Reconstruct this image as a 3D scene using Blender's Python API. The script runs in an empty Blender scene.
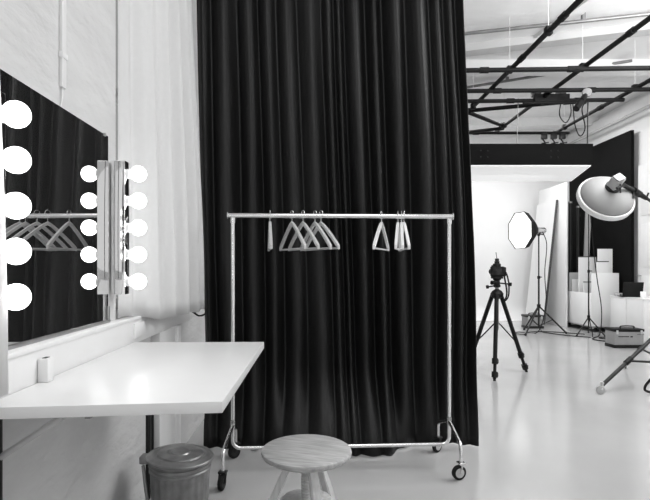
import bpy, bmesh, math, random
from mathutils import Vector, Matrix, Euler
random.seed(7)
C = bpy.context.scene.collection
PI = math.pi
H = 1.22          # camera height
F = 505.0         # focal length in pixels
VX, VY = 314.0, 266.0
def X(px, d): return (px - VX) / F * d
def Z(py, d): return H - (py - VY) / F * d

# ------------------------------------------------------------------ materials
MATS = {}
def mat(name, v=0.5, rough=0.5, metal=0.0, spec=0.5, noise=0.0, nscale=8.0, bump=0.0, bscale=30.0,
        stretch=(1, 1, 1), emit=0.0, coat=0.0, trans=0.0, sheen=0.0, aniso=None):
    if name in MATS: return MATS[name]
    m = bpy.data.materials.new(name); m.use_nodes = True
    nt = m.node_tree; b = nt.nodes['Principled BSDF']; out = nt.nodes['Material Output']
    b.inputs['Base Color'].default_value = (v, v, v, 1)
    b.inputs['Roughness'].default_value = rough
    b.inputs['Metallic'].default_value = metal
    b.inputs['Specular IOR Level'].default_value = spec
    b.inputs['Coat Weight'].default_value = coat
    b.inputs['Sheen Weight'].default_value = sheen
    if emit:
        b.inputs['Emission Color'].default_value = (1, 1, 1, 1)
        b.inputs['Emission Strength'].default_value = emit
    tc = nt.nodes.new('ShaderNodeTexCoord'); mp = nt.nodes.new('ShaderNodeMapping')
    mp.inputs['Scale'].default_value = stretch
    nt.links.new(tc.outputs['Object'], mp.inputs['Vector'])
    if noise:
        n = nt.nodes.new('ShaderNodeTexNoise'); n.inputs['Scale'].default_value = nscale
        n.inputs['Detail'].default_value = 6
        nt.links.new(mp.outputs[0], n.inputs['Vector'])
        r = nt.nodes.new('ShaderNodeValToRGB')
        a, c = max(0, v * (1 - noise)), min(1, v * (1 + noise))
        r.color_ramp.elements[0].color = (a, a, a, 1); r.color_ramp.elements[0].position = 0.3
        r.color_ramp.elements[1].color = (c, c, c, 1); r.color_ramp.elements[1].position = 0.7
        nt.links.new(n.outputs['Fac'], r.inputs[0]); nt.links.new(r.outputs[0], b.inputs['Base Color'])
    if bump:
        n2 = nt.nodes.new('ShaderNodeTexNoise'); n2.inputs['Scale'].default_value = bscale
        n2.inputs['Detail'].default_value = 8
        nt.links.new(mp.outputs[0], n2.inputs['Vector'])
        bp = nt.nodes.new('ShaderNodeBump'); bp.inputs['Strength'].default_value = bump
        bp.inputs['Distance'].default_value = 0.02
        nt.links.new(n2.outputs['Fac'], bp.inputs['Height']); nt.links.new(bp.outputs[0], b.inputs['Normal'])
    if trans:
        t = nt.nodes.new('ShaderNodeBsdfTranslucent'); t.inputs[0].default_value = (v, v, v, 1)
        mx = nt.nodes.new('ShaderNodeMixShader'); mx.inputs[0].default_value = trans
        nt.links.new(b.outputs[0], mx.inputs[1]); nt.links.new(t.outputs[0], mx.inputs[2])
        nt.links.new(mx.outputs[0], out.inputs['Surface'])
    MATS[name] = m
    return m
M = dict(
    plaster=mat('painted_brick_plaster', .57, .8, noise=.07, nscale=3, bump=.7, bscale=9, stretch=(1, .7, 1.6)),
    wall=mat('white_wall_paint', .82, .7, noise=.02, bump=.04, bscale=20),
    cyc=mat('cyclorama_white', .86, .8, noise=.01, nscale=1),
    ceil=mat('ceiling_plaster', .84, .9, noise=.05, nscale=2.0, bump=.3, bscale=6),
    beam=mat('ceiling_beam_paint', .60, .8, noise=.05, nscale=3),
    floor=mat('epoxy_floor', .42, .16, spec=.5, noise=.05, nscale=1.3, bump=.012, bscale=3),
    laminate=mat('white_laminate', .76, .28, spec=.5, noise=.01),
    edge=mat('laminate_edge', .62, .4, noise=.02),
    whitepl=mat('white_plastic', .74, .4, noise=.01),
    black=mat('black_fabric', .005, .5, spec=.33, noise=.3, nscale=50, stretch=(1, 1, .1), bump=.25, bscale=6),
    white_cloth=mat('white_cloth', .80, .9, noise=.02, nscale=40, trans=.35),
    chrome=mat('chrome', .74, .2, metal=1, noise=.04, nscale=20),
    mirchrome=mat('polished_steel', .85, .05, metal=1, noise=.02, nscale=3),
    mirror=mat('mirror_silver', .66, .0, metal=.985, spec=0),
    steel=mat('brushed_steel', .42, .38, metal=1, noise=.2, nscale=6, stretch=(1, 1, .2)),
    galv=mat('galvanised_steel', .29, .42, metal=.75, noise=.25, nscale=14),
    darkmetal=mat('dark_metal', .022, .45, metal=.2, spec=.3, noise=.2, nscale=10),
    greymetal=mat('grey_metal', .25, .4, metal=.6, noise=.15, nscale=10),
    blackpl=mat('black_plastic', .007, .5, spec=.22, noise=.2, nscale=30),
    rubber=mat('black_rubber', .009, .7, spec=.2, noise=.2, nscale=30),
    wood=mat('pale_birch', .40, .5, noise=.27, nscale=10, stretch=(1, 9, 9), bump=.03),
    woodleg=mat('pale_birch_leg', .62, .5, noise=.12, nscale=8, stretch=(9, 9, 1)),
    hanger=mat('hanger_wood', .52, .45, noise=.1, nscale=25, stretch=(1, 6, 6)),
    hangerw=mat('white_hanger_wood', .75, .4, noise=.04, nscale=25, stretch=(1, 6, 6)),
    blackboard=mat('black_painted_panel', .005, .8, spec=.1, noise=.2, nscale=3),
    whiteboard=mat('white_foam_board', .84, .7, noise=.015, nscale=4),
    boardedge=mat('dark_board_edge', .05, .7, noise=.2),
    silver=mat('dish_silver', .34, .6, metal=.25, noise=.04, nscale=8),
    dishrim=mat('dish_white_rim', .82, .5, noise=.02),
    bulb=mat('lit_bulb_glass', .9, .2, emit=5.5, noise=.01),
    softface=mat('softbox_diffuser', .9, .6, emit=1.0, noise=.01),
    canopy=mat('canopy_white_glow', .86, .8, emit=.28, noise=.01),  # slight glow stands in for light on the white underside
    pipe=mat('black_pipe_paint', .006, .6, spec=.2, noise=.2),
    casegrey=mat('case_grey', .26, .5, noise=.08),
    lightgrey=mat('light_grey_metal', .48, .5, noise=.08, nscale=6),
    glass=None)
g = bpy.data.materials.new('window_glass'); g.use_nodes = True
gb = g.node_tree.nodes['Principled BSDF']; gb.inputs['Transmission Weight'].default_value = 1
gb.inputs['Roughness'].default_value = 0; gb.inputs['IOR'].default_value = 1.02
M['glass'] = g

# ------------------------------------------------------------------ mesh helpers
class MB:
    def __init__(s): s.bm = bmesh.new()
    def _xf(s, vs, m):
        if m is not None: bmesh.ops.transform(s.bm, matrix=m, verts=vs)
    def box(s, x0, x1, y0, y1, z0, z1, bev=0.0, m=None, seg=2):
        r = bmesh.ops.create_cube(s.bm, size=1); vs = r['verts']
        for v in vs:
            v.co = Vector(((x0 + x1) / 2 + v.co.x * (x1 - x0), (y0 + y1) / 2 + v.co.y * (y1 - y0), (z0 + z1) / 2 + v.co.z * (z1 - z0)))
        if bev:
            es = list({e for v in vs for e in v.link_edges})
            q = bmesh.ops.bevel(s.bm, geom=es, offset=bev, segments=seg, affect='EDGES', profile=.5)
            vs = list({v for f in q['faces'] for v in f.verts} | {v for v in vs if v.is_valid})
        s._xf(vs, m); return s
    def tube(s, pts, r, seg=10, closed=False):
        pts = [Vector(p) for p in pts]; n = len(pts)
        rs = r if isinstance(r, (list, tuple)) else [r] * n
        rings = []; up = None
        for i, p in enumerate(pts):
            if closed: t = pts[(i + 1) % n] - pts[i - 1]
            elif i == 0: t = pts[1] - p
            elif i == n - 1: t = p - pts[-2]
            else: t = (pts[i + 1] - p).normalized() + (p - pts[i - 1]).normalized()
            if t.length < 1e-9: t = Vector((0, 0, 1))
            t.normalize()
            if up is None:
                up = Vector((0, 0, 1)) if abs(t.z) < .9 else Vector((1, 0, 0))
            a = up - t * up.dot(t)
            if a.length < 1e-6: a = t.orthogonal()
            a.normalize(); b = t.cross(a); up = a
            rings.append([s.bm.verts.new(p + (a * math.cos(2 * PI * k / seg) + b * math.sin(2 * PI * k / seg)) * rs[i]) for k in range(seg)])
        m_ = n if closed else n - 1
        for i in range(m_):
            A, B = rings[i], rings[(i + 1) % n]
            for k in range(seg):
                s.bm.faces.new((A[k], A[(k + 1) % seg], B[(k + 1) % seg], B[k]))
        if not closed:
            s.bm.faces.new(rings[0][::-1]); s.bm.faces.new(rings[-1])
        return s
    def lathe(s, prof, m=None, seg=32, close=True):
        rings = []; new = []
        for (r, z) in prof:
            ring = [s.bm.verts.new((max(r, 1e-4) * math.cos(2 * PI * k / seg), max(r, 1e-4) * math.sin(2 * PI * k / seg), z)) for k in range(seg)]
            rings.append(ring); new += ring
        for i in range(len(rings) - 1):
            A, B = rings[i], rings[i + 1]
            for k in range(seg): s.bm.faces.new((A[k], A[(k + 1) % seg], B[(k + 1) % seg], B[k]))
        if close:
            s.bm.faces.new(rings[0][::-1]); s.bm.faces.new(rings[-1])
        s._xf(new, m); return s
    def prism(s, poly, h0, h1, m=None, bev=0.0):
        a = [s.bm.verts.new((p[0], p[1], h0)) for p in poly]; b = [s.bm.verts.new((p[0], p[1], h1)) for p in poly]
        n = len(poly); fs = [s.bm.faces.new(a[::-1]), s.bm.faces.new(b)]
        for i in range(n): fs.append(s.bm.faces.new((a[i], a[(i + 1) % n], b[(i + 1) % n], b[i])))
        vs = a + b
        if bev:
            es = list({e for f in fs[:2] for e in f.edges})
            q = bmesh.ops.bevel(s.bm, geom=es, offset=bev, segments=2, affect='EDGES', profile=.5)
            vs = list({v for f in q['faces'] for v in f.verts} | {v for v in vs if v.is_valid})
            vs = [v for v in vs if v.is_valid]
        s._xf(vs, m); return s
    def grid(s, fn, nu, nv):
        V = [[s.bm.verts.new(fn(i / nu, j / nv)) for j in range(nv + 1)] for i in range(nu + 1)]
        for i in range(nu):
            for j in range(nv): s.bm.faces.new((V[i][j], V[i + 1][j], V[i + 1][j + 1], V[i][j + 1]))
        return s
W = {}
def obj(name, mb, m, parent=None, smooth=True, angle=40, base=None, thick=0.0):
    """link a builder as ONE mesh; vertices are given in world space (or, under a parent, in the same space as the parent)."""
    o = W.get(parent.name, Vector()) if parent else (Vector(base) if base else Vector())
    if o.length: bmesh.ops.translate(mb.bm, vec=-o, verts=mb.bm.verts)
    bmesh.ops.recalc_face_normals(mb.bm, faces=mb.bm.faces)
    me = bpy.data.meshes.new(name); mb.bm.to_mesh(me); mb.bm.free()
    if smooth:
        for p in me.polygons: p.use_smooth = True
        me.set_sharp_from_angle(angle=math.radians(angle))
    me.materials.append(m)
    ob = bpy.data.objects.new(name, me); C.objects.link(ob)
    W[ob.name] = o.copy()
    if parent: ob.parent = parent
    else: ob.location = o
    if thick:
        md = ob.modifiers.new('thickness', 'SOLIDIFY'); md.thickness = thick; md.offset = 0
    return ob
def tag(o, label, cat, group=None, kind=None):
    o['label'] = label; o['category'] = cat
    if group: o['group'] = group
    if kind: o['kind'] = kind
    return o
def thing(name, label, cat, loc=(0, 0, 0), group=None):
    o = bpy.data.objects.new(name, None); o.empty_display_size = .1
    C.objects.link(o); o.location = loc; W[o.name] = Vector(loc)
    return tag(o, label, cat, group)
def struct(name, mb, m, parent=None, **k):
    o = obj(name, mb, m, parent, **k)
    if not parent: o['kind'] = 'structure'
    return o
def dup(root, loc, rotz, label):
    r = root.copy(); C.objects.link(r); r.location = loc; r.rotation_euler = (0, 0, rotz); r['label'] = label
    for ch in list(root.children):
        c = ch.copy(); C.objects.link(c); c.parent = r
        for gch in ch.children:
            d = gch.copy(); C.objects.link(d); d.parent = c
    return r
def spline(pts, n=8):
    P = [Vector(p) for p in pts]; P = [P[0] * 2 - P[1]] + P + [P[-1] * 2 - P[-2]]; out = []
    for i in range(1, len(P) - 2):
        for k in range(n):
            t = k / n; a, b, c, d = P[i - 1], P[i], P[i + 1], P[i + 2]
            out.append(.5 * ((2 * b) + (c - a) * t + (2 * a - 5 * b + 4 * c - d) * t * t + (3 * b - a - 3 * c + d) * t ** 3))
    out.append(P[-2]); return out
def frame(loc, zdir, xhint=(1, 0, 0)):
    z = Vector(zdir).normalized(); x = Vector(xhint); x = (x - z * x.dot(z)).normalized(); y = z.cross(x)
    m = Matrix((x, y, z)).transposed().to_4x4(); m.translation = Vector(loc); return m
T = Matrix.Translation

# ------------------------------------------------------------------ the setting
CE = 4.25; RX = 5.8; BY = 11.6
struct('floor', MB().box(-1.3, RX + .2, -2.5, BY + .2, -.1, 0), M['floor'])
struct('ceiling', MB().box(-1.3, RX + .2, -2.5, BY + .2, CE, CE + .15), M['ceil'])
wl = MB()
wl.box(-1.3, -.88, -2.5, 2.24, 0, CE)             # brick pier carrying the mirror
wl.box(-1.3, -.88, 2.24, 3.28, 0, .97)            # parapet under the window
wl.box(-1.3, -.88, 2.24, 3.28, 3.4, CE)           # over the window
wl.box(-1.3, -.88, 3.28, BY + .2, 0, CE)
struct('wall_left', wl, M['plaster'], smooth=False)
# cyclorama: back wall rolling into the floor
r = .35; prof = [(BY - r + r * math.sin(a), r - r * math.cos(a)) for a in [PI / 2 * k / 12 for k in range(13)]]
prof = [(BY - r - .02, .002)] + [(y, z + .002) for y, z in prof] + [(BY, CE)]
wb = MB(); nP = len(prof)
wb.grid(lambda u, v: (-.88 + u * (RX + .88), prof[round(v * (nP - 1))][0], prof[round(v * (nP - 1))][1]), 8, nP - 1)
struct('wall_back', wb, M['cyc'])
struct('wall_right', MB().box(RX, RX + .2, -2.5, BY + .2, 0, CE), M['wall'], smooth=False)
# window behind the white curtain
wf = MB()
for z0, z1 in ((.97, 1.03), (3.34, 3.4), (2.2, 2.25)): wf.box(-1.2, -1.14, 2.24, 3.28, z0, z1, .005)
for y0, y1 in ((2.24, 2.3), (3.22, 3.28), (2.73, 2.79)): wf.box(-1.2, -1.14, y0, y1, .97, 3.4, .005)
wn = struct('window_1', wf, M['whitepl'])
obj('pane', MB().box(-1.175, -1.17, 2.26, 3.26, 1.0, 3.37), M['glass'], wn)
# panelled white door in the right wall
dm = MB().box(RX - .04, RX, 8.0, 8.98, 0, 3.0, .004)
dr = struct('door_1', dm, M['wall'])
pn = MB()
for z0, z1 in ((.2, 1.05), (1.2, 1.95), (2.1, 2.8)):
    for y0, y1 in ((8.1, 8.43), (8.53, 8.88)): pn.box(RX - .052, RX - .035, y0, y1, z0, z1, .006)
obj('door_panel', pn, M['wall'], dr)
obj('door_handle', MB().tube([(RX - .04, 8.92, 1.05), (RX - .09, 8.92, 1.05), (RX - .09, 8.8, 1.05)], .01), M['chrome'], dr)
# ceiling beams and conduits
def beam(name, a, b, w, z0, z1, m):
    a, b = Vector((*a, 0)), Vector((*b, 0)); t = (b - a).normalized(); n = Vector((-t.y, t.x, 0)) * w / 2
    poly = [(a - n)[:2], (b - n)[:2], (b + n)[:2], (a + n)[:2]]
    return struct(name, MB().prism(poly, z0, z1), m, smooth=False)
beam('trim_1', (.9, 7.35), (5.6, 5.9), .2, CE - .1, CE, M['beam'])
beam('trim_2', (-.8, 7.55), (RX, 7.5), .22, CE - .16, CE, M['wall'])
beam('trim_3', (-.8, 10.4), (RX, 10.4), .22, CE - .16, CE, M['wall'])
beam('trim_4', (2.95, 6.75), (3.25, 5.2), .16, CE - .05, CE, M['wall'])
struct('trim_5', MB().box(RX - .14, RX, 4, BY, CE - .3, CE - .12, .01), M['wall'])
struct('trim_6', MB().tube([(RX - .2, 4, CE - .36), (RX - .2, BY, CE - .36)], .03), M['lightgrey'])
for i, ((xa, ya), (xb, yb), zz) in enumerate((((1.2, 6.5), (5.2, 5.5), CE - .12), ((1.6, 8.9), (4.6, 7.3), CE - .06))):
    t = struct('trim_%d' % (7 + i), MB().tube([(xa, ya, zz), (xb, yb, zz)], .022), M['greymetal'])
    for k in (.15, .5, .85):
        x_, y_ = xa + (xb - xa) * k, ya + (yb - ya) * k
        obj('pipe_clip', MB().box(x_ - .02, x_ + .02, y_ - .02, y_ + .02, zz, CE), M['greymetal'], t)
struct('baseboard_right', MB().box(RX - .02, RX, 4, 8.0, 0, .12, .004), M['wall'])
# dado cable trunking along the left wall
tr = MB().box(-.88, -.83, .2, 3.4, .86, .972, .004).box(-.88, -.826, .2, 3.4, .966, .982, .003)
struct('trim_9', tr, M['whitepl'])
# casing below the trunking, beyond the table
struct('trim_10', MB().box(-.88, -.83, 2.72, 3.03, 0, .86, .003).box(-.88, -.815, 3.03, 3.1, 0, .86, .006), M['whitepl'])
struct('trim_11', MB().box(-.88, -.866, 2.64, 2.72, .0, .78).box(-.88, -.86, 2.645, 2.66, .0, .78).box(-.88, -.86, 2.70, 2.715, 0, .78), M['darkmetal'])

# unseen dark pillar added behind the camera for the polished light strip to reflect
struct('trim_12', MB().box(.48, .6, -1.6, -1.5, 0, CE), M['blackboard'])
# ------------------------------------------------------------------ wall mirror
t = thing('wall_mirror', 'large frameless wall mirror on left wall reflecting black curtain and hangers', 'mirror', (-.875, 1.7, .985))
obj('mirror_glass', MB().box(-.879, -.87, 1.16, 2.135, .985, 1.767), M['mirror'], t, smooth=False)
obj('bottom_rail', MB().box(-.879, -.862, 1.16, 2.14, .982, .993, .001), M['steel'], t)
obj('side_rail', MB().box(-.879, -.866, 2.135, 2.146, .985, 1.05, .001), M['steel'], t)
for y in (2.10,): obj('mirror_clip', MB().box(-.879, -.866, y - .007, y + .007, 1.76, 1.772, .001), M['steel'], t)
# ------------------------------------------------------------------ vanity lights
def vanity(y, label):
    t = thing('vanity_light', label, 'light fixture', (-.838, y, 1.098), 'vanity light strips on the mirror')
    obj('housing', MB().box(-.8695, -.810, y - .032, y + .032, 1.098, 1.672, .002), M['mirchrome'], t)
    for k in range(5):
        z = 1.1525 - (.012 if y < 2 else 0) + k * .117
        obj('lamp_socket', MB().lathe([(.021, 0), (.021, .012), (.016, .016), (.016, .022)], frame((-.810, y, z), (1, 0, 0), (0, 0, 1)), 20), M['whitepl'], t)
        pr = [(.012, 0)] + [(.0345 * math.sin(a), .0335 - .0345 * math.cos(a)) for a in [.42 + (PI - .42) * q / 14 for q in range(15)]]
        pr = [(.013, -.006), (.0135, .0)] + pr[1:]
        obj('bulb', MB().lathe(pr, frame((-.797, y, z), (1, 0, 0), (0, 0, 1)), 24), M['bulb'], t)
    return t
vanity(1.295, 'nearer mirrored strip of five lit globe bulbs at left picture edge')
vanity(2.196, 'farther mirrored strip of five lit globe bulbs at curtain end of mirror')
# wall cable duct
t = thing('cable_duct', 'slim white vertical cable duct on plaster wall above mirror', 'cable duct', (-.875, 1.757, 1.84))
obj('duct', MB().box(-.88, -.868, 1.742, 1.772, 1.84, 3.4, .002), M['whitepl'], t)
obj('duct_collar', MB().box(-.88, -.864, 1.738, 1.776, 1.94, 1.96, .002), M['whitepl'], t)
obj('wire', MB().tube(spline([(-.875, 1.757, 1.85), (-.872, 1.752, 1.81), (-.876, 1.747, 1.772)], 4), .0025, 6), M['whitepl'], t)

# ------------------------------------------------------------------ dressing table
TZ = .87
t = thing('dressing_table', 'white laminate wall-mounted dressing table below the bulb mirror', 'table', (-.5, 1.8, 0))
xr0, xr1 = X(222.5, 1.305), X(264, 2.33)
top = [(-.828, 1.245), (xr0, 1.305), (xr1, 2.33), (-.828, 2.318)]
obj('tabletop', MB().prism(top, TZ - .03, TZ, bev=.0015), M['laminate'], t)
obj('support_rail', MB().box(-.82, -.39, 1.34, 1.37, TZ - .044, TZ - .03, .002), M['greymetal'], t)
obj('wall_rail', MB().box(-.88, -.85, 1.3, 2.3, TZ - .07, TZ - .03, .002), M['greymetal'], t)
for y in (1.36,):
    obj('strut', MB().tube([(-.868, 1.38, .69), (-.64, 1.29, TZ - .034)], .009, 8), M['lightgrey'], t)
    obj('post', MB().box(-.88, -.85, y - .02, y + .02, 0 if y < 2 else .3, TZ - .03, .002), M['darkmetal'], t)
obj('fixing_plate', MB().box(-.60, -.585, 1.32, 1.39, TZ - .05, TZ - .03, .001), M['greymetal'], t)
# boxes on the trunking
t = thing('card_holder', 'small white upright box with dark top slot against trunking on table', 'box', (-.80, 1.53, TZ))
obj('box_shell', MB().box(-.829, -.797, 1.512, 1.548, TZ, TZ + .072, .004), M['whitepl'], t)
obj('slot', MB().box(-.818, -.806, 1.518, 1.542, TZ + .0715, TZ + .0735), M['blackpl'], t)
t = thing('wall_socket', 'white double power socket with plug on trunking beyond table', 'socket', (-.83, 2.42, .9))
obj('socket_plate', MB().box(-.831, -.822, 2.32, 2.5, .885, .955, .003), M['whitepl'], t)
for y in (2.36, 2.455): obj('socket_well', MB().lathe([(.021, 0), (.021, .004), (.018, .004), (.016, .002)], frame((-.823, y, .92), (1, 0, 0)), 20), M['greymetal'], t)
obj('plug', MB().lathe([(.019, 0), (.019, .02), (.012, .035), (.006, .04)], frame((-.82, 2.36, .92), (1, 0, 0)), 16), M['whitepl'], t)
tag(obj('power_cable', MB().tube(spline([(-.822, 3.18, .95), (-.77, 3.2, .93), (-.74, 3.25, .9), (-.72, 3.34, .905), (-.74, 3.4, .94), (-.826, 3.395, .95)], 6), .006, 8), M['rubber']), 'short black cable looping beside white curtain hem', 'cable')

# ------------------------------------------------------------------ curtains
def smooth(a, b, x):
    q = min(1, max(0, (x - a) / (b - a))); return q * q * (3 - 2 * q)
rng = random.Random(3)
folds = []; u = 0
while u < 1.05:
    w = rng.choice((.03, .045, .06, .085, .1)) * rng.uniform(.85, 1.15); folds.append((u, w, rng.uniform(.45, 1.25))); u += w
def prof_f(u):
    for (a, w, h) in folds:
        if a <= u < a + w:
            q = (u - a) / w
            return h * (math.sin(PI * q) ** 1.5 * 2 - 1)
    return -1
NS = 900
tab = [prof_f(i / NS) for i in range(NS + 1)]
tab = [sum(tab[max(0, min(NS, i + k))] for k in range(-5, 6)) / 11 for i in range(NS + 1)]
def blackc(u, v):
    z = .012 + v * 3.4
    drop = 1 - v
    xl = -.815 + .085 * drop ** 1.2; xr = 1.0 + .105 * smooth(-.15, .75, drop)
    x = xl + u * (xr - xl)
    uu = u + .010 * math.sin(3.1 * v + 9 * u) * drop
    f = tab[int(max(0, min(1, uu)) * NS)]
    amp = (.034 + .02 * drop) * (1 - .62 * smooth(.5, 0, z))
    y = 3.475 - f * amp
    y += .010 * math.sin(23 * u + 6 * v) + .006 * math.sin(57 * u - 11 * v) * drop
    fl = smooth(-.36, -.15, x) * (1 - smooth(.45, .66, x))
    y -= (.05 + .095 * (1 - smooth(-.36, -.15, x)) + .22 * fl) * smooth(.55, 0, z)
    y -= .02 * smooth(.86, 1.05, x) * smooth(.5, 0, z)
    z += .004 * (1 + math.sin(17 * u)) * smooth(.2, 0, z)
    return (x, y, z)
t = thing('black_curtain', 'tall black pleated curtain hanging behind the clothes rack', 'curtain', (.15, 3.475, 0))
obj('curtain_cloth', MB().grid(blackc, 520, 46), M['black'], t, angle=180, thick=.004)
obj('curtain_rail', MB().box(-.85, 1.08, 3.455, 3.495, 3.41, 3.45, .004), M['lightgrey'], t)
for x in (-.6, .15, .95): obj('rail_hanger', MB().tube([(x, 3.475, 3.44), (x, 3.475, CE)], .008), M['lightgrey'], t)

def whitec(u, v):
    # u along the wall, v upwards
    d = 2.247 + u * (3.2 - 2.247)
    xb = -.872 + .085 * smooth(0, .3, u) + .085 * smooth(.2, 1, u)
    xt = -.872 + .06 * smooth(0, .35, u) + .022 * smooth(.3, 1, u)
    x = xb + (xt - xb) * smooth(0, 1, v)
    x += .027 * smooth(.06, .2, u) * (1 - .6 * smooth(.9, 1, u)) * (math.sin(2 * PI * (5.1 * u + .12 * math.sin(2.5 * v))) + .35 * math.sin(2 * PI * 11.3 * u + 1 + 2 * v))
    z0 = .987 - .037 * smooth(.14, .28, u) + .004 * math.sin(30 * u)
    return (x, d, z0 + v * (3.3 - z0))
t = thing('white_curtain', 'white cloth curtain over window between bulb mirror and black curtain', 'curtain', (-.8, 2.7, .96))
obj('curtain_cloth', MB().grid(whitec, 160, 30), M['white_cloth'], t, angle=180, thick=.003)
obj('curtain_rail', MB().box(-.9, -.76, 2.25, 3.26, 3.3, 3.325, .003), M['whitepl'], t)
def whitec2(u, v):
    d = .75 + u * .52
    x = -.797 + .022 * u + .018 * math.sin(2 * PI * 3.4 * u) * (1 - .5 * u)
    x += -.035 * smooth(0, .6, v)
    return (x, d, TZ + .03 + v * 2.3)
t = thing('white_curtain', 'white curtain edge at extreme left, nearer than the first bulb strip', 'curtain', (-.8, 1.0, TZ))
obj('curtain_cloth', MB().grid(whitec2, 60, 12), M['white_cloth'], t, angle=180, thick=.003)
obj('curtain_rail', MB().box(-.88, -.78, .74, 1.28, 3.18, 3.205, .003), M['whitepl'], t)

# ------------------------------------------------------------------ clothes rack
LX, LY, QX, QY = -.486, 3.03, .829, 3.10
ax = Vector((QX - LX, QY - LY, 0)).normalized(); fw = Vector((ax.y, -ax.x, 0))   # fw: towards the camera
RZ = 1.523
t = thing('clothes_rack', 'chrome clothes rack on four casters before black curtain', 'clothes rack', ((LX + QX) / 2, (LY + QY) / 2, 0))
L0, R0 = Vector((LX, LY, 0)), Vector((QX, QY, 0))
up = Vector((0, 0, 1))
obj('hanging_rail', MB().tube([L0 - ax * .03 + up * RZ, R0 + ax * .02 + up * RZ], .0165, 16), M['chrome'], t)
for P, s in ((L0 - ax * .03, 1), (R0 + ax * .02, -1)):
    obj('end_cap', MB().lathe([(.024, -.003), (.024, .003)], frame(P + up * RZ, ax, up), 20), M['chrome'], t)
zb = .128; rb = .045
def arc(c, a, b, r, n=6): return [c + a * r * math.cos(q) + b * r * math.sin(q) for q in [PI / 2 * k / n for k in range(n + 1)]]
fr = [L0 + up * (RZ - .012)] + [L0 + up * (zb + rb)] + arc(L0 + ax * rb + up * (zb + rb), -ax, -up, rb)[1:]
fr += [p for p in arc(R0 - ax * rb + up * (zb + rb), -up, ax, rb)] + [R0 + up * (RZ - .012)]
obj('frame', MB().tube(fr, .0125, 12), M['chrome'], t)
for P in (L0, R0): obj('coupling', MB().tube([P + up * (RZ - .045), P + up * (RZ - .012)], .0165, 12), M['chrome'], t)
for P, sgn in ((L0, 1), (L0, -1), (R0, 1), (R0, -1)):
    D = (fw * sgn - ax * (.1 if P is L0 and sgn > 0 else 0)).normalized(); reach = (.27 if P is L0 else .215) if sgn > 0 else (.185 if P is L0 else .22)
    pts = [P + up * .27, P + D * .03 + up * .262, P + D * (reach - .06) + up * .215, P + D * (reach - .015) + up * .195, P + D * reach + up * .165, P + D * reach + up * .095]
    pts = [pts[0]] + spline(pts[1:5], 5) + [pts[5]]
    ft = obj('foot', MB().tube(pts, .0105, 10), M['chrome'], t)
    obj('weld_collar', MB().tube([P + up * .245, P + up * .295], .016, 12), M['chrome'], ft)
    c = P + D * reach; yaw = {(-1, 1): 1.35, (1, 1): .25}.get((-1 if P is L0 else 1, sgn), .7)
    wd = Vector((math.cos(yaw), math.sin(yaw), 0)); wn_ = Vector((-wd.y, wd.x, 0))   # rolling direction, axle
    wc = c - wd * .014 + up * .042
    wh = obj('caster_wheel', MB().lathe([(.026, -.012), (.036, -.012), (.0415, -.008), (.0415, .008), (.036, .012), (.026, .012)], frame(wc, wn_, up), 28), M['rubber'], t)
    obj('wheel_hub', MB().lathe([(.027, -.0135), (.027, .0135)], frame(wc, wn_, up), 24).lathe([(.007, -.019), (.007, .019)], frame(wc, wn_, up), 12), M['lightgrey' if P is R0 else 'darkmetal'], wh)
    yk = MB()
    for q in (-1, 1):
        yk.tube([wc + wn_ * q * .018, c + wn_ * q * .018 + up * .09], .006, 6)
    yk.box(-.02, .02, -.022, .022, .088, .1, .003, T(c) @ Matrix.Rotation(yaw, 4, 'Z'))
    obj('caster_fork', yk, M['chrome'] if sgn > 0 and P is R0 else M['darkmetal'], t)

# hangers -----------------------------------------------------------
def make_hanger(label, m, group):
    t = thing('coat_hanger', label, 'coat hanger', (0, 0, 0), group)
    hook = [Vector((.019 * math.cos(a), 0, .0015 + .019 * math.sin(a))) for a in [math.radians(d_) for d_ in range(200, -75, -18)]]
    hook += [Vector((0, 0, -.03)), Vector((0, 0, -.062))]
    obj('hook', MB().tube(hook, .0022, 8), M['chrome'], t)
    out = []
    for s in range(-10, 11):
        x = s / 10 * .205; q = abs(s) / 10
        out.append((x, -.048 - .138 * q ** 1.12 - .012 * q * q))
    lo = [(x, zz - .024 + .006 * (1 - abs(x) / .205)) for x, zz in out][::-1]
    mm = Matrix(((1, 0, 0, 0), (0, 0, -1, 0), (0, 1, 0, 0), (0, 0, 0, 1)))
    obj('shoulders', MB().prism(out + lo, -.008, .008, mm, .003), m, t)
    obj('trouser_bar', MB().tube([(-.19, 0, -.215), (.19, 0, -.215)], .0055, 10).tube([(-.19, 0, -.215), (-.186, 0, -.185)], .005, 8).tube([(.19, 0, -.215), (.186, 0, -.185)], .005, 8), m, t)
    return t
GH = 'wooden hangers on the clothes rack'
def rail_pt(px):
    s = (px - VX) / F; k = (QY - LY) / (QX - LX)
    y = (LY - k * LX) / (1 - k * s); return Vector((s * y, y, RZ + .014))
hl = [(270, 7, 'single wooden hanger seen edge-on, alone at the left of the rail', 0),
      (292, 24, 'leftmost angled wooden hanger in the left-hand bunch of four', 0),
      (303, 27, 'second wooden hanger from the left in the bunch of four', 0),
      (315, 26, 'third wooden hanger from the left in the bunch of four', 0),
      (321, 29, 'rightmost wooden hanger of the bunch of four', 0),
      (381.5, -20, 'lone pale hanger with open triangle right of the rail middle', 1),
      (398, -13, 'pale hanger seen edge-on, leftmost of the right-end three', 1),
      (401.5, -8, 'pale hanger in the middle of the right-end three', 1),
      (404, -2, 'pale hanger nearest the right upright, showing a narrow triangle', 1)]
base = [make_hanger(hl[0][2], M['hanger'], GH), make_hanger(hl[5][2], M['hangerw'], GH)]
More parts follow.
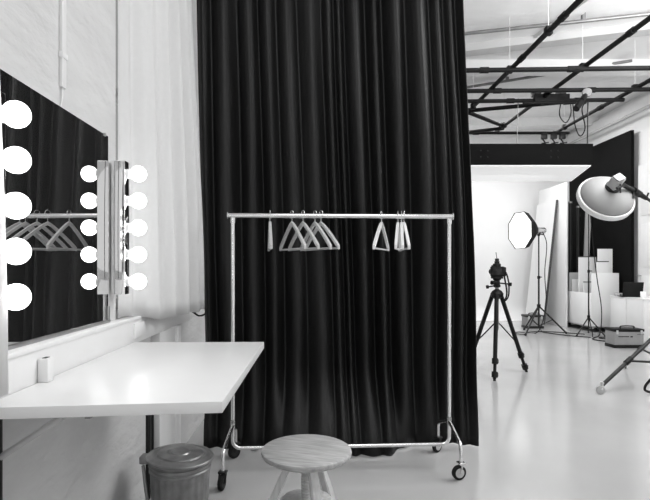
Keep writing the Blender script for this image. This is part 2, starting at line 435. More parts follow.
for i, (px, a, lab, k) in enumerate(hl):
    p = rail_pt(px); rz = math.radians(a - 90)
    if i in (0, 5): base[k].location = p; base[k].rotation_euler = (0, 0, rz)
    else: dup(base[k], p, rz, lab)

# ------------------------------------------------------------------ stool
sx, sy = X(306.5, 2.03), 2.03; sz = .486
t = thing('screw_stool', 'round pale wooden screw stool on floor before clothes rack', 'stool', (sx, sy, 0))
seat = obj('seat', MB().lathe([(.0, sz - .03), (.165, sz - .03), (.178, sz - .022), (.182, sz - .012), (.180, sz - .004), (.174, sz), (0, sz)], T((sx, sy, 0)) @ Matrix.Rotation(-.22, 4, 'Z'), 64), M['wood'], t)
# turn the board so that its grain runs slantwise
seat.data.transform(Matrix.Rotation(.3, 4, 'Z')); seat.rotation_euler = (0, 0, -.3)
obj('seat_block', MB().lathe([(.0, sz - .055), (.07, sz - .055), (.1, sz - .03), (0, sz - .03)], T((sx, sy, 0)), 32), M['woodleg'], t)
sc = [(.0, .2)]
for k in range(20): sc += [(.016, .2 + k * .0116), (.022, .2 + k * .0116 + .0035), (.022, .2 + k * .0116 + .007)]
sc += [(.0165, .432), (0, .432)]
obj('screw', MB().lathe(sc, T((sx, sy, 0)), 24), M['woodleg'], t)
obj('hub_disc', MB().lathe([(.0, .255), (.1, .255), (.105, .262), (.105, .278), (.1, .284), (.0, .284)], T((sx, sy, 0)), 40), M['woodleg'], t)
for az in (20, -100, 140):
    a = math.radians(az); dx, dy = math.sin(a), -math.cos(a)
    def pt(r_, z_): return Vector((sx + dx * r_, sy + dy * r_, z_))
    lg = MB(); n = Vector((-dy, dx, 0)); o_ = Vector((dx, dy, 0))
    rings = []
    for r_, z_, w_, t_ in ((.058, sz - .034, .018, .014), (.135, .28, .020, .016), (.245, 0.0, .017, .014)):
        c = pt(r_, z_); rings.append([lg.bm.verts.new(c + n * w_ * i + o_ * t_ * j) for i, j in ((-1, -1), (1, -1), (1, 1), (-1, 1))])
    for A, B in zip(rings, rings[1:]):
        for k in range(4): lg.bm.faces.new((A[k], A[(k + 1) % 4], B[(k + 1) % 4], B[k]))
    lg.bm.faces.new(rings[0]); lg.bm.faces.new(rings[-1][::-1])
    bmesh.ops.bevel(lg.bm, geom=lg.bm.edges[:], offset=.004, segments=2, affect='EDGES')
    obj('leg', lg, M['woodleg'], t)

# ------------------------------------------------------------------ waste bin
bx, by, bz = X(180.5, 2.32), 2.32, .362
t = thing('waste_bin', 'galvanised steel bin with ringed lid under table end', 'bin', (bx, by, 0))
seg = 96; body = MB()
prof = [(.112, 0), (.114, .012), (.118, .03), (.133, bz - .075), (.139, bz - .07), (.139, bz - .062), (.134, bz - .058), (.135, bz - .05), (.141, bz - .046), (.141, bz - .038), (.136, bz - .034), (.138, bz - .012)]
rings = []
for i, (r_, z_) in enumerate(prof):
    ring = []
    for k in range(seg):
        a = 2 * PI * k / seg; q = r_ + (.0018 * math.sin(a * 24) if 2 <= i <= 3 else 0)
        ring.append(body.bm.verts.new((bx + q * math.cos(a), by + q * math.sin(a), z_)))
    rings.append(ring)
for A, B in zip(rings, rings[1:]):
    for k in range(seg): body.bm.faces.new((A[k], A[(k + 1) % seg], B[(k + 1) % seg], B[k]))
body.bm.faces.new(rings[0][::-1])
obj('bin_body', body, M['galv'], t)
lidm = T((bx, by, bz)) @ Matrix.Rotation(math.radians(3), 4, 'Y') 
lidp = [(.142, -.026), (.150, -.02), (.151, -.014), (.148, -.009), (.135, -.006), (.13, -.002), (.118, 0), (.113, -.004), (.104, -.004), (.1, .003), (.06, .007), (.055, .003), (.045, .003), (.04, .008), (0, .010)]
lid = obj('lid', MB().lathe(lidp, lidm, 56, close=False), M['galv'], t)
hb = MB().box(bx - .182, bx - .14, by - .028, by + .028, bz - .045, bz - .01, .006)
obj('handle_bracket', hb, M['galv'], t)
obj('handle', MB().tube(spline([(bx - .165, by - .02, bz - .05), (bx - .155, by - .02, bz - .14), (bx - .138, by - .018, bz - .26)], 5), .008, 8), M['galv'], t)

# ------------------------------------------------------------------ camera tripod and camera
ac = Vector((2.065, 5.7, .90))
t = thing('camera_tripod', 'black three-legged camera tripod on glossy floor right of curtain', 'tripod', (2.065, 5.7, 0))
for fx, fy in ((1.916, 5.36), (2.45, 5.82), (1.80, 5.95)):
    F0 = Vector((fx, fy, .0)); top = ac + (Vector((fx, fy, ac.z)) - ac).normalized() * .05
    def at(k): return top + (F0 - top) * k
    lg = obj('leg', MB().tube([at(0), at(.78)], .024, 10).tube([at(.70), at(.98)], .018, 10), M['blackpl'], t)
    for k in (.78, .93): obj('leg_lock', MB().tube([at(k - .03), at(k + .03)], .034, 10).box(-.012, .035, -.015, .015, -.02, .02, .004, T(at(k))), M['blackpl'], lg)
    obj('foot_tip', MB().tube([at(.97), at(1.0)], [.012, .016], 8), M['rubber'], lg)
    obj('spreader', MB().tube([Vector((2.065, 5.7, .60)), at(.62)], .008, 8), M['darkmetal'], t)
obj('centre_column', MB().tube([(2.065, 5.7, .50), (2.065, 5.7, 1.0)], .02, 12), M['greymetal'], t)
obj('shoulder', MB().lathe([(.03, -.05), (.065, -.03), (.07, .01), (.05, .04), (.02, .06)], T(ac), 20), M['blackpl'], t)
hd = obj('pan_head', MB().lathe([(.035, 0), (.04, .02), (.03, .04), (.03, .075), (.045, .09), (.045, .1)], T((2.065, 5.7, .98)), 16).box(2.01, 2.12, 5.65, 5.75, 1.078, 1.1, .006).box(2.0, 2.09, 5.66, 5.74, 1.01, 1.055, .012), M['blackpl'], t)
for a, b in (((2.065, 5.68, 1.04), (1.97, 5.6, 1.03)), ((2.07, 5.69, 1.03), (2.2, 5.62, 1.015)), ((2.065, 5.7, 1.0), (1.96, 5.75, .98))):
    kn = obj('lever', MB().tube([a, b], .008, 8).tube([Vector(a).lerp(Vector(b), .75), b], .02, 8), M['blackpl'], hd)
cz = 1.10; cm = T((2.065, 5.7, cz)) @ Matrix.Rotation(math.radians(8), 4, 'Z')
t = thing('photo_camera', 'black single-lens camera with radio trigger standing on tripod', 'camera', (2.065, 5.7, cz))
obj('camera_body', MB().box(-.07, .08, -.03, .03, 0, .115, .012, cm).box(.05, .095, -.04, .05, .0, .11, .014, cm).box(-.035, .035, -.034, .04, .11, .148, .012, cm).tube([cm @ Vector((-.05, 0, .11)), cm @ Vector((-.05, 0, .128))], .016, 12), M['blackpl'], t)
obj('lens', MB().lathe([(.034, 0), (.036, .02), (.034, .05), (.038, .06), (.038, .1), (.03, .1), (.028, .085)], cm @ frame((0.005, .03, .055), (0, 1, 0)), 24), M['blackpl'], t)
obj('rear_screen', MB().box(-.03, .05, -.034, -.029, .02, .08, .002, cm), M['darkmetal'], t)
obj('radio_trigger', MB().box(-.022, .022, -.02, .02, .14, .175, .004, cm).box(-.018, .018, -.018, .018, .175, .205, .006, cm), M['blackpl'], t)
obj('antenna', MB().tube([cm @ Vector((0, 0, .2)), cm @ Vector((-.012, 0, .275))], .0035, 6), M['blackpl'], t)
strap = spline([cm @ Vector((.076, 0, .09)), (2.17, 5.68, 1.12), (2.185, 5.66, 1.0), (2.17, 5.64, .88), (2.13, 5.64, .83), (2.15, 5.63, .93), cm @ Vector((.076, .005, .08))], 6)
sb = MB()
for k in (-.018, -.009, 0, .009, .018): sb.tube([p + Vector((k * .5, k, 0)) for p in strap], .007, 6)
obj('neck_strap', sb, M['rubber'], t)

# ------------------------------------------------------------------ light stand helpers
def stand(name, label, cx, cy, hub_z, top_z, feet, r=.013, mname='darkmetal'):
    t = thing(name, label, 'light stand', (cx, cy, 0))
    obj('pole', MB().tube([(cx, cy, .12), (cx, cy, hub_z + (top_z - hub_z) * .4)], r, 12).tube([(cx, cy, hub_z), (cx, cy, top_z)], r * .75, 12), M[mname], t)
    obj('collar', MB().tube([(cx, cy, hub_z - .03), (cx, cy, hub_z + .03)], r * 2, 12), M['blackpl'], t)
    obj('pole_clamp', MB().tube([(cx, cy, hub_z + (top_z - hub_z) * .4 - .03), (cx, cy, hub_z + (top_z - hub_z) * .4 + .02)], r * 1.7, 12).tube([(cx, cy, hub_z + (top_z - hub_z) * .4), (cx + .05, cy - .02, hub_z + (top_z - hub_z) * .4)], .008, 8), M['blackpl'], t)
    for fx, fy in feet:
        A = Vector((cx, cy, hub_z)); B = Vector((fx, fy, .012))
        lg = obj('leg', MB().tube([A, B], r * .9, 8), M[mname], t)
        obj('rubber_foot', MB().tube([A.lerp(B, .96), B], [r * 1.2, r * 1.2], 8), M['rubber'], lg)
        obj('brace', MB().tube([(cx, cy, .14), A.lerp(B, .5)], r * .5, 6), M[mname], t)
    return t
# softbox stand
S = Vector((4.05, 9.1, 1.86))
stand('light_stand', 'black light stand carrying the octagonal softbox, before leaning white boards', 4.05, 9.1, .5, 1.8, ((3.69, 8.82), (4.53, 9.05), (4.0, 9.62)), .016)
n = Vector((-.965, -.25, -.02)).normalized()
t = thing('softbox', 'lit octagonal softbox with black back facing left on stand', 'softbox', S)
m0 = frame(S, n, (0, 0, 1)) @ Matrix.Rotation(PI / 8, 4, 'Z')
obj('shell', MB().lathe([(.065, .06), (.2, .18), (.32, .30), (.35, .40), (.345, .402), (.31, .31)], m0, 8, close=False), M['blackpl'], t, angle=20, thick=.004)
obj('diffuser', MB().lathe([(.001, .395), (.34, .39)], m0, 8, close=False), M['softface'], t, smooth=False)
obj('lamp_head', MB().lathe([(.0, -.12), (.05, -.12), (.058, -.1), (.058, .03), (.07, .04), (.07, .06), (0, .06)], m0, 20), M['chrome'], t)
obj('tilt_bracket', MB().box(S.x - .02, S.x + .02, S.y - .02, S.y + .02, S.z - .1, S.z + .0, .005).tube([(S.x, S.y, S.z - .06), (S.x + .07, S.y - .05, S.z - .08)], .01, 8), M['blackpl'], t)
for k in range(8):
    a = 2 * PI * k / 8
    p0 = m0 @ Vector((.067 * math.cos(a), .067 * math.sin(a), .058)); p1 = m0 @ Vector((  .353 * math.cos(a), .353 * math.sin(a), .40))
    obj('rod', MB().tube([p0, p0.lerp(p1, .5) + (p0.lerp(p1, .5) - (S + n * .2)).normalized() * .012, p1], .004, 6), M['darkmetal'], t)
tag(obj('lamp_cable', MB().tube(spline([(S.x + .06, S.y - .02, S.z - .02), (4.17, 9.05, 1.6), (4.14, 9.06, 1.1), (4.15, 9.03, .6), (4.1, 9.04, .25), (4.0, 9.1, .012), (3.75, 9.25, .012), (3.6, 9.0, .012), (3.75, 8.95, .012), (3.9, 9.2, .012), (4.3, 9.3, .012), (4.8, 8.95, .012)], 8), .008, 6), M['rubber']), 'thin black cable hanging from the softbox down to the floor', 'cable')
# battery pack behind the stand
def pack(label, x0, x1, y0, y1, h, lidh, m_body, m_lid):
    t = thing('power_pack', label, 'power pack', ((x0 + x1) / 2, (y0 + y1) / 2, 0))
    obj('case', MB().box(x0, x1, y0, y1, .012, h, .012), m_body, t)
    obj('lid', MB().box(x0 - .008, x1 + .008, y0 - .008, y1 + .008, h - .002, h + lidh, .01), m_lid, t)
    obj('base', MB().box(x0 - .006, x1 + .006, y0 - .006, y1 + .006, 0, .05, .008), m_lid, t)
    for x in (x0 + .04, x1 - .04):
        obj('lid_latch', MB().box(x - .015, x + .015, y0 - .014, y0, h - .04, h + .02, .003), M['lightgrey'], t)
    xm = (x0 + x1) / 2
    obj('handle', MB().tube(spline([(xm - .1, y0 + .05, h + lidh), (xm - .09, y0 + .05, h + lidh + .035), (xm + .09, y0 + .05, h + lidh + .035), (xm + .1, y0 + .05, h + lidh)], 5), .009, 8), m_lid, t)
    return t
pk = pack('small grey power pack behind the softbox stand legs', 4.15, 4.48, 9.85, 10.1, .22, .04, M['casegrey'], M['darkmetal'])
pk2 = pack('grey equipment case with dark lid on floor before white cabinet', 4.46, 4.90, 7.5, 7.74, .245, .04, M['casegrey'], M['blackpl'])
mk = MB().box(4.52, 4.68, 7.4975, 7.503, .165, .177).box(4.70, 4.735, 7.4975, 7.503, .16, .178).box(4.80, 4.9, 7.4975, 7.503, .2, .206)
obj('printed_mark', mk, M['blackpl'], pk2, smooth=False)
# slim stand before the bin of boards
stand('light_stand', 'slim black pole stand in front of the white board cart', 4.84, 8.9, .32, 2.35, ((4.55, 8.75), (4.98, 8.62), (4.98, 9.16)), .012)
tag(obj('cable_bundle', MB().tube(spline([(4.86, 8.89, 2.2), (4.9, 8.87, 1.6), (4.96, 8.85, 1.0), (5.03, 8.84, .5), (5.0, 8.8, .12), (4.9, 8.7, .012), (4.75, 8.55, .012), (4.6, 8.3, .012), (4.75, 8.05, .012), (4.9, 8.2, .012), (4.8, 8.5, .012), (5.0, 8.6, .012)], 8), .009, 6).tube(spline([(4.83, 8.87, 1.3), (4.81, 8.85, .8), (4.83, 8.85, .3), (4.8, 8.7, .012), (4.65, 8.6, .012), (4.4, 8.8, .012), (4.2, 9.2, .012), (4.3, 9.6, .012)], 8), .008, 6), M['rubber']), 'tangle of black cables beside the slim pole stand', 'cable')

# ------------------------------------------------------------------ boards, black flat, rolls
tag(obj('black_flat', MB().box(5.66, 5.72, 9.02, 11.2, .006, 3.65, .004), M['blackboard']), 'tall black panel standing along the white right wall', 'panel')
tag(obj('foam_board', MB().box(4.985, 5.02, 10.0, 11.2, .002, 2.88, .003), M['whiteboard']), 'tallest upright white foam board behind the leaning board', 'board', 'white foam boards')
lb = MB(); a, b = Vector((4.66, 0, .03)), Vector((4.93, 0, 2.57)); nn = Vector((b.z - a.z, 0, -(b.x - a.x))).normalized() * .03
lb.prism([(a.x, a.z), (b.x, b.z), (b.x + nn.x, b.z + nn.z), (a.x + nn.x, a.z + nn.z)], -11.15, -10.3, Matrix(((1, 0, 0, 0), (0, 0, -1, 0), (0, 1, 0, 0), (0, 0, 0, 1))))
t = thing('foam_board', 'white foam board leaning to the right behind the softbox', 'board', (4.7, 10.7, 0), 'white foam boards')
obj('board_sheet', lb, M['whiteboard'], t, smooth=False)
eb = MB(); a2, b2 = a + nn * .2, b + nn * .2
eb.prism([(a2.x, a2.z), (b2.x, b2.z), (b2.x + nn.x * 1.1, b2.z + nn.z), (a2.x + nn.x * 1.1, a2.z + nn.z)], -10.3, -10.27, Matrix(((1, 0, 0, 0), (0, 0, -1, 0), (0, 1, 0, 0), (0, 0, 0, 1))))
obj('dark_edge', eb, M['boardedge'], t, smooth=False)
for i, (x, y, r_, h, lab) in enumerate(((5.2, 10.45, .035, 2.35, 'dark upright backdrop tube nearest the white foam boards'), (5.33, 10.5, .04, 2.55, 'dark upright backdrop tube in the middle of three'), (5.45, 10.42, .035, 2.45, 'dark upright backdrop tube nearest the pale leaning plank'))):
    t = thing('backdrop_tube', lab, 'tube', (x, y, 0), 'upright backdrop tubes behind the cart')
    obj('tube', MB().tube([(x, y, 0), (x, y, h)], r_, 16), M['darkmetal'], t)
    obj('end_cap', MB().tube([(x, y, h - .03), (x, y, h + .01)], r_ * 1.08, 16), M['greymetal'], t)
tag(obj('plank', MB().prism([(5.42, 0), (5.52, 0), (5.62, 2.6), (5.52, 2.6)], -10.26, -10.22, Matrix(((1, 0, 0, 0), (0, 0, -1, 0), (0, 1, 0, 0), (0, 0, 0, 1)))), M['lightgrey']), 'pale grey plank leaning before the black panel behind the cart', 'plank')
# cart
cx0, cx1, cy0, cy1 = 5.08, 5.60, 9.27, 10.1
t = thing('board_cart', 'white open cart on casters filled with boards, beside right wall', 'cart', ((cx0 + cx1) / 2, (cy0 + cy1) / 2, 0))
obj('base_panel', MB().box(cx0, cx1, cy0, cy1, .09, .11, .003), M['whiteboard'], t)
obj('low_side', MB().box(cx0, cx0 + .02, cy0, cy1, .09, .72, .002), M['whiteboard'], t)
obj('near_end', MB().box(cx0 + .02, cx1, cy0, cy0 + .02, .09, 1.09, .002), M['whiteboard'], t)
obj('far_end', MB().box(cx0 + .02, cx1, cy1 - .02, cy1, .09, 1.09, .002), M['lightgrey'], t)
obj('wall_side', MB().box(cx1 - .02, cx1, cy0 + .02, cy1 - .02, .09, 1.09, .002), M['whiteboard'], t)
for x in (cx0 + .06, cx1 - .06):
    for y in (cy0 + .07, cy1 - .07):
        w_ = obj('caster', MB().lathe([(.025, -.015), (.04, -.012), (.04, .012), (.025, .015)], frame((x, y, .04), (1, 0, 0)), 16), M['lightgrey'], t)
        obj('caster_plate', MB().box(x - .025, x + .025, y - .03, y + .03, .06, .09, .003), M['lightgrey'], w_)
GB = 'boards stored in the cart'
def cboard(x0, x1, y, h, lab, dark=True):
    t = thing('board', lab, 'board', ((x0 + x1) / 2, y, .11), GB)
    obj('sheet', MB().box(x0, x1, y, y + .015, .112, h, .001), M['whiteboard'], t, smooth=False)
    if dark: obj('dark_edge', MB().box(x0 - .001, x1 + .001, y - .002, y + .017, h - .001, h + .016), M['boardedge'], t, smooth=False)
cboard(5.105, 5.44, 9.74, 1.39, 'wide white board with dark top edge standing left in the cart')
cboard(5.105, 5.35, 9.56, .91, 'low white board with dark edge at the low cart side')
cboard(5.245, 5.47, 9.37, 1.295, 'narrow white board with dark top edge in the middle of the cart')
cboard(5.30, 5.575, 9.43, 1.54, 'tallest plain white board at the right of the cart', False)
cboard(5.40, 5.57, 9.48, 1.50, 'slim plain white board directly behind the tallest board', False)
cboard(5.105, 5.22, 9.98, .96, 'small white board at the far left of the cart', False)

# ------------------------------------------------------------------ cabinet with laptop
t = thing('low_cabinet', 'low white cabinet by right wall with laptop on top', 'cabinet', (5.35, 8.2, 0))
obj('carcass', MB().box(5.09, 5.62, 7.78, 8.66, .0, .69, .004), M['laminate'], t)
obj('top_panel', MB().box(5.08, 5.63, 7.77, 8.67, .69, .712, .003), M['laminate'], t)
obj('door', MB().box(5.076, 5.09, 7.79, 8.21, .04, .685, .002), M['laminate'], t)
obj('door', MB().box(5.076, 5.09, 8.22, 8.65, .04, .685, .002), M['laminate'], t)
lm = T((5.20, 8.25, .712)) @ Matrix.Rotation(math.radians(-10), 4, 'Z')
t = thing('laptop', 'open dark laptop seen from behind on the low cabinet', 'laptop', (5.20, 8.25, .712))
obj('keyboard_base', MB().box(-.15, .15, 0, .2, 0, .015, .004, lm), M['blackpl'], t)
obj('screen', MB().box(-.15, .15, -.006, .006, .012, .25, .004, lm @ Matrix.Rotation(math.radians(12), 4, 'X')), M['blackpl'], t)
tag(obj('card', MB().box(-.04, .04, -.003, .003, 0, .1, .001, T((5.27, 8.08, .712)) @ Matrix.Rotation(math.radians(-25), 4, 'Z') @ Matrix.Rotation(-.15, 4, 'X')), M['whiteboard']), 'small white card propped against the laptop', 'card')
for i, (x, y, r_, h, lab) in enumerate(((5.38, 7.95, .045, .09, 'black lens standing at the near right of the cabinet top'), (5.5, 8.0, .05, .12, 'taller black lens near the wall on the cabinet top'))):
    t = thing('camera_lens', lab, 'lens', (x, y, .712), 'lenses on the cabinet')
    obj('barrel', MB().lathe([(0, 0), (r_ * .85, 0), (r_, .015), (r_, h * .5), (r_ * .9, h * .55), (r_ * .95, h), (0, h)], T((x, y, .712)), 20), M['blackpl'], t)
    obj('focus_ring', MB().lathe([(r_ * 1.04, h * .2), (r_ * 1.04, h * .4)], T((x, y, .712)), 20), M['greymetal'], t)
t = thing('tool_tray', 'low grey tray at the far left corner of the cabinet top', 'tray', (5.2, 8.52, .712))
obj('tray_body', MB().box(5.12, 5.32, 8.44, 8.6, .712, .722).box(5.12, 5.13, 8.44, 8.6, .712, .76).box(5.31, 5.32, 8.44, 8.6, .712, .76).box(5.12, 5.32, 8.44, 8.45, .712, .76).box(5.12, 5.32, 8.59, 8.6, .712, .76), M['lightgrey'], t, smooth=False)
obj('tray_handle', MB().tube(spline([(5.31, 8.5, .75), (5.38, 8.48, .8), (5.4, 8.46, .81)], 4), .008, 8), M['greymetal'], t)

# ------------------------------------------------------------------ beauty dish on boom
hx, hy = 3.55, 5.05
t = thing('boom_stand', 'black rolling boom stand at right picture edge holding the dish light', 'light stand', (hx, hy, 0))
obj('column', MB().tube([(hx, hy, .2), (hx, hy, 1.5)], .022, 14).tube([(hx, hy, 1.4), (hx, hy, 1.8)], .016, 12), M['darkmetal'], t)
obj('collar', MB().tube([(hx, hy, .6), (hx, hy, .7)], .04, 14), M['blackpl'], t)
obj('lower_collar', MB().tube([(hx, hy, .22), (hx, hy, .28)], .036, 14), M['blackpl'], t)
for fx, fy in ((2.745, 4.81), (3.70, 5.98), (4.2, 4.45)):
    A = Vector((hx, hy, .65)); B = Vector((fx, fy, .085))
    lg = obj('leg', MB().tube([A, B], .018, 10), M['darkmetal'], t)
    obj('brace', MB().tube([(hx, hy, .25), A.lerp(B, .62)], .011, 8), M['darkmetal'], t)
    obj('leg_joint', MB().tube([A.lerp(B, .58), A.lerp(B, .66)], .026, 10), M['blackpl'], lg)
    d_ = (Vector((fx, fy, 0)) - Vector((hx, hy, 0))).normalized(); sd = Vector((-d_.y, d_.x, 0))
    wc = Vector((fx, fy, .04)) + d_ * .02
    w_ = obj('caster', MB().lathe([(.022, -.011), (.036, -.011), (.04, -.006), (.04, .006), (.036, .011), (.022, .011)], frame(wc, (.5 * d_ + sd).normalized(), up), 22), M['steel'], t)
    obj('caster_fork', MB().tube([B + Vector((0, 0, .03)), B - Vector((0, 0, .015))], .016, 10).tube([B, wc + sd * .018], .007, 6).tube([B, wc - sd * .018], .007, 6), M['lightgrey'], w_)
hp = Vector((2.90, 4.66, 1.945)); pv = Vector((hx, hy, 1.76))
obj('boom_arm', MB().tube([pv + (pv - hp).normalized() * .6, pv, hp + (pv - hp) * .12], .014, 12), M['darkmetal'], t)
obj('boom_pivot', MB().tube([pv - Vector((.03, .03, 0)), pv + Vector((.03, .03, 0))], .04, 14).tube([pv + Vector((0, 0, -.06)), pv + Vector((0, 0, .04))], .026, 12), M['blackpl'], t)
obj('counterweight', MB().tube([pv + (pv - hp).normalized() * .5, pv + (pv - hp).normalized() * .62], .06, 16), M['blackpl'], t)
q1, q2 = hp.lerp(pv, .12), hp.lerp(pv, .42)
obj('arm_grip', MB().tube([q1, q1.lerp(q2, .5)], [.034, .03], 12).tube([q1.lerp(q2, .5), q2], [.024, .02], 12).tube([q1 + Vector((0, 0, .0)), q1 + Vector((-.02, -.03, -.075))], .008, 8).tube([q2, q2 + Vector((.01, -.02, .05))], .008, 8), M['blackpl'], t)
n = Vector((.05, .835, -.54)).normalized()
dc = Vector((X(606, 4.8), 4.8, Z(197.5, 4.8)))      # rim centre
m1 = frame(dc, -n, (1, 0, 0))                        # local z points from rim to the lamp head
t = thing('beauty_dish', 'large round grey beauty dish with white rim on boom', 'studio light', dc)
obj('reflector', MB().lathe([(.238, .0), (.228, .042), (.19, .082), (.14, .112), (.08, .135), (.05, .14)], m1, 56, close=False), M['silver'], t, angle=60, thick=.003)
obj('rim', MB().lathe([(.238, .018), (.25, .014), (.257, -.005), (.254, -.035), (.24, -.04), (.237, -.03)], m1, 56, close=False), M['dishrim'], t, thick=.003)
obj('diffuser', MB().lathe([(.001, -.034), (.243, -.036)], m1, 56, close=False), M['dishrim'], t)
obj('speed_ring', MB().lathe([(.05, .13), (.066, .135), (.066, .16), (.05, .165)], m1, 28), M['darkmetal'], t)
hm = m1 @ Matrix.Rotation(.5, 4, 'Z')
obj('lamp_head', MB().box(-.05, .05, -.045, .045, .155, .27, .012, hm), M['lightgrey'], t)
obj('head_back', MB().box(-.045, .045, -.04, .04, .268, .285, .008, hm), M['greymetal'], t)
hc = m1 @ Vector((0, 0, .215))
obj('yoke', MB().tube([hc + Vector((.05, 0, -.02)), hp.lerp(pv, .1)], .02, 10).tube([hc + Vector((.04, -.05, -.04)), hc + Vector((-.05, -.09, -.07))], .011, 8).tube([hc + Vector((.0, -.06, -.03)), hc + Vector((-.01, -.08, -.11))], .007, 8), M['blackpl'], t)
tag(obj('power_cable', MB().tube(spline([(hx - .03, hy, .62), (3.42, 4.85, .4), (3.25, 4.8, .2), (3.18, 4.85, .06), (3.22, 4.82, .014), (3.5, 4.7, .014), (3.8, 4.75, .014)], 8), .012, 8), M['rubber']), 'thick black cable drooping from the boom stand to the floor', 'cable')

# ------------------------------------------------------------------ overhead canopy and lighting grid
GZ = 3.6
t = thing('overhead_canopy', 'black-fronted overhead canopy with white underside hung below the grid', 'canopy', (2.6, 7.8, 2.67))
obj('fascia', MB().box(.9, 3.97, 7.18, 7.22, 2.66, 2.96, .003), M['blackboard'], t)
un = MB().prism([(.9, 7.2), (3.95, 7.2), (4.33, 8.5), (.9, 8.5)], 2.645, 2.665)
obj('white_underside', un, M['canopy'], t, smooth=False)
obj('top_cover', MB().prism([(.9, 7.22), (3.93, 7.22), (4.3, 8.48), (.9, 8.48)], 2.67, 2.69), M['blackboard'], t, smooth=False)
bl = MB()
for x in (2.37, 2.47, 3.37, 3.47):
    for z in (2.77, 2.86): bl.lathe([(.011, 0), (.009, .004)], frame((x, 7.18, z), (0, -1, 0)), 10)
obj('bolt_heads', bl, M['blackpl'], t)
for x in (1.4, 2.9, 3.9):
    obj('suspension_wire', MB().tube([(x, 7.24, 2.67), (x, 7.17, GZ)], .005, 6), M['greymetal'], t)
def pipe(label, a, b, r=.028, rods=(), z=GZ, clamps=()):
    a = Vector((*a, z)); b = Vector((*b, z)); mid = (a + b) / 2
    t = thing('grid_pipe', label, 'pipe', mid, 'black ceiling grid pipes')
    obj('pipe', MB().tube([a, b], r, 14), M['pipe'], t)
    for k in rods:
        p = a.lerp(b, k)
        rd = obj('ceiling_rod', MB().tube([p, Vector((p.x, p.y, CE))], .003, 8), M['wall'], t)
        obj('rod_clamp', MB().box(p.x - .035, p.x + .035, p.y - .035, p.y + .035, z - .035, z + .05, .008), M['pipe'], rd)
    d_ = (b - a).normalized()
    for k in clamps:
        p = a.lerp(b, k); obj('sleeve', MB().tube([p - d_ * .05, p + d_ * .05], r * 1.3, 12), M['rubber'], t)
    return t
dz = GZ - H
xs = [dz / 1.0, dz / .738, dz / .553]
pipe('ceiling pipe running away from camera, nearest the curtain', (xs[0], 3.5), (xs[0], 7.9), rods=(.12, .37, .6, .92), clamps=(.3, .52))
pipe('middle ceiling pipe of three running away from camera', (xs[1], 3.5), (xs[1], 8.95), rods=(.1, .47, .93), clamps=(.3, .65))
pipe('ceiling pipe running away from camera, nearest the right wall', (xs[2], 3.5), (xs[2], 8.95), rods=(.15, .6, .95), clamps=(.4, .75))
pipe('nearest cross pipe of the ceiling grid', (1.2, 6.02), (5.3, 5.88), z=GZ - .057, clamps=(.2, .45, .47), rods=(.04,))
pipe('second nearest cross pipe of the ceiling grid', (1.2, 6.73), (5.3, 6.62), z=GZ - .057, clamps=(.3, .6), rods=(.04,))
pipe('third cross pipe, carrying the dark lamp bar', (1.2, 7.15), (4.33, 7.06), z=GZ - .057, clamps=(.5, .8), rods=(.04,))
pipe('farthest cross pipe of the ceiling grid', (1.2, 8.81), (4.45, 8.81), z=GZ - .057, clamps=(.5, .93), rods=(.04,))
def brace(label, p0, p1):
    t = thing('grid_brace', label, 'pipe', (Vector(p0) + Vector(p1)) / 2, 'diagonal grid braces')
    obj('tube', MB().tube([p0, p1], .03, 12), M['pipe'], t)
    for p, q in ((p0, p1), (p1, p0)):
        p, q = Vector(p), Vector(q); obj('end_clamp', MB().tube([p, p.lerp(q, .06)], .042, 12), M['rubber'], t)
brace('sloping dark brace from curtain edge to the lamp bar', (X(466, 7.7), 7.7, Z(111, 7.7)), (X(570, 7.1), 7.1, Z(101.5, 7.1)))
brace('short brace meeting the middle pipe end beside the curtain', (X(466, 7.75), 7.75, Z(111.5, 7.75)), (X(503, 8.5), 8.5, Z(126, 8.5)))
brace('farthest brace slanting along the last cross pipe', (X(462, 8.5), 8.5, Z(133, 8.5)), (X(503, 8.7), 8.7, Z(128, 8.7)))
# lamp bar clamped to the third pipe
t = thing('lamp_bar', 'dark motor bar clamped under the third cross pipe', 'rigging', (3.4, 7.1, 3.45))
obj('bar_box', MB().box(X(533, 7.1), X(568, 7.1), 7.04, 7.12, Z(103, 7.1), Z(95, 7.1), .008), M['pipe'], t)
obj('bar_rail', MB().box(X(522, 7.1), X(585, 7.1), 7.05, 7.09, Z(104.5, 7.1), Z(102.5, 7.1), .004), M['pipe'], t)
for px in (537, 562): obj('bar_clamp', MB().box(X(px, 7.1) - .04, X(px, 7.1) + .04, 7.05, 7.22, Z(95, 7.1), Z(91, 7.1) + .02, .006), M['darkmetal'], t)
# hanging spot lamp
sp = Vector((X(587, 6.6), 6.6, Z(92.5, 6.6)))
t = thing('spot_lamp', 'round-ended black spot lamp hanging from the second cross pipe', 'spot lamp', sp)
obj('lamp_disc', MB().lathe([(.02, -.05), (.055, -.04), (.062, -.01), (.055, .015), (.0, .018)], frame(sp, (-.35, -.9, -.1), up), 24), M['casegrey'], t)
e = Vector((X(576, 6.5), 6.5, Z(109, 6.5)))
obj('lamp_barrel', MB().tube([sp + Vector((0, .03, -.02)), sp.lerp(e, .5)], .035, 14).tube([sp.lerp(e, .55), e], .042, 14), M['blackpl'], t)
obj('lamp_hook', MB().tube([sp + Vector((0, .03, .03)), (sp.x + .02, 6.72, GZ - .03)], .012, 8), M['blackpl'], t)
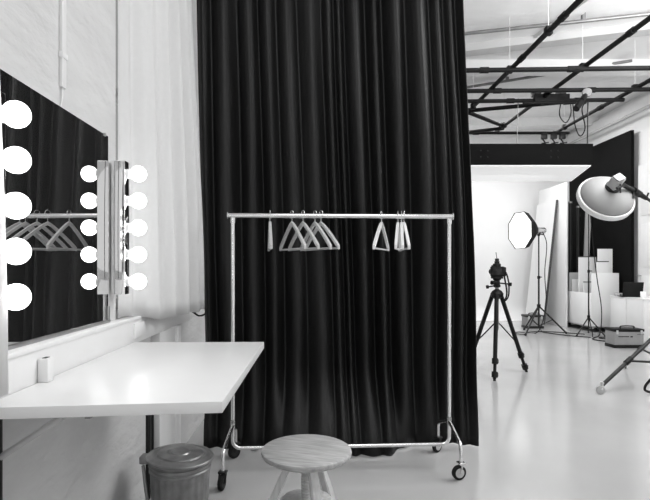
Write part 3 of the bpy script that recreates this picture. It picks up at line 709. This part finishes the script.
# three small clips on the farthest pipe
for i, px in enumerate((541.5, 551, 559.5)):
    x = X(px, 8.9)
    t = thing('grip_clamp', ('small grip clamp on the farthest pipe, leftmost of three', 'small grip clamp on the farthest pipe, middle of three', 'small grip clamp on the farthest pipe, rightmost of three')[i], 'clamp', (x, 8.8, 3.45), 'grip clamps on the farthest pipe')
    obj('clamp_jaw', MB().box(x - .05, x + .05, 8.77, 8.83, 3.43, 3.53, .01), M['darkmetal'], t)
    obj('clamp_screw', MB().tube([(x - .03, 8.8, 3.44), (x + .02, 8.78, 3.35)], .012, 8).tube([(x - .05, 8.78, 3.35), (x + .07, 8.78, 3.37)], .012, 8), M['darkmetal'], t)
def hang(label, pts, r=.008):
    tag(obj('hanging_cable', MB().tube(spline(pts, 8), r, 6), M['rubber']), label, 'cable', 'cables hanging from the grid')
hang('looped black cable hanging under the lamp bar', [(X(560, 7.1), 7.08, Z(103, 7.1)), (X(559, 7.1), 7.08, Z(116, 7.1)), (X(565, 7.1), 7.08, Z(123, 7.1)), (X(570, 7.1), 7.08, Z(115, 7.1)), (X(570, 7.1), 7.08, Z(103, 7.1))])
hang('long black cable drooping from lamp bar toward the black canopy', [(X(572, 7.1), 7.08, Z(103, 7.1)), (X(575, 7.12), 7.12, Z(125, 7.12)), (X(580, 7.15), 7.15, Z(136, 7.15)), (X(585, 7.15), 7.15, Z(128, 7.15)), (X(582, 7.1), 7.1, Z(110, 7.1)), (X(584, 7.1), 7.08, Z(103, 7.1))])
hang('straight thin cable dropping from grid to right end of canopy', [(X(588, 7.15), 7.16, GZ - .03), (X(588, 7.15), 7.16, 3.2), (X(588, 7.16), 7.17, 2.96)], .007)

# ------------------------------------------------------------------ lights, world, camera
w = bpy.data.worlds.new('studio_world'); bpy.context.scene.world = w; w.use_nodes = True
bg = w.node_tree.nodes['Background']; bg.inputs[0].default_value = (1, 1, 1, 1); bg.inputs[1].default_value = .98
def area(name, loc, rot, sx_, sy_, power):
    l = bpy.data.lights.new(name, 'AREA'); l.shape = 'RECTANGLE'; l.size = sx_; l.size_y = sy_; l.energy = power
    o = bpy.data.objects.new(name, l); C.objects.link(o); o.location = loc; o.rotation_euler = [math.radians(q) for q in rot]
    return o
area('studio_fill', (3.6, 3.6, 4.15), (0, 0, 0), 2.5, 2.0, 130)  # added fill lamp for the back room, out of view
area('front_fill', (.7, .9, 4.1), (12, 0, 0), 1.6, 1.6, 42)  # unseen fill added near the front
area('canopy_fill', (2.5, 7.9, 2.63), (20, 0, 0), 2.6, .9, 60)  # lamp added under the canopy to light the cyclorama
area('cove_fill', (3.6, 9.4, 4.1), (0, 0, 0), 2.5, 1.2, 90)  # extra fill added high over the back of the studio
area('ceiling_fill', (4.2, 3.6, 3.3), (155, 0, 0), 2.0, 1.2, 170)  # added upward fill that brightens the ceiling
cam = bpy.data.cameras.new('camera'); co = bpy.data.objects.new('camera', cam); C.objects.link(co)
co.location = (0, 0, H); co.rotation_euler = (PI / 2, 0, 0)
cam.sensor_width = 36; cam.lens = F / 650 * 36
cam.shift_x = (325 - VX) / 650; cam.shift_y = (VY - 250) / 650
cam.clip_start = .05
sc_ = bpy.context.scene; sc_.camera = co
sc_.view_settings.view_transform = 'Standard'; sc_.view_settings.look = 'None'
sc_.view_settings.exposure = 0.0; sc_.view_settings.gamma = 1.0
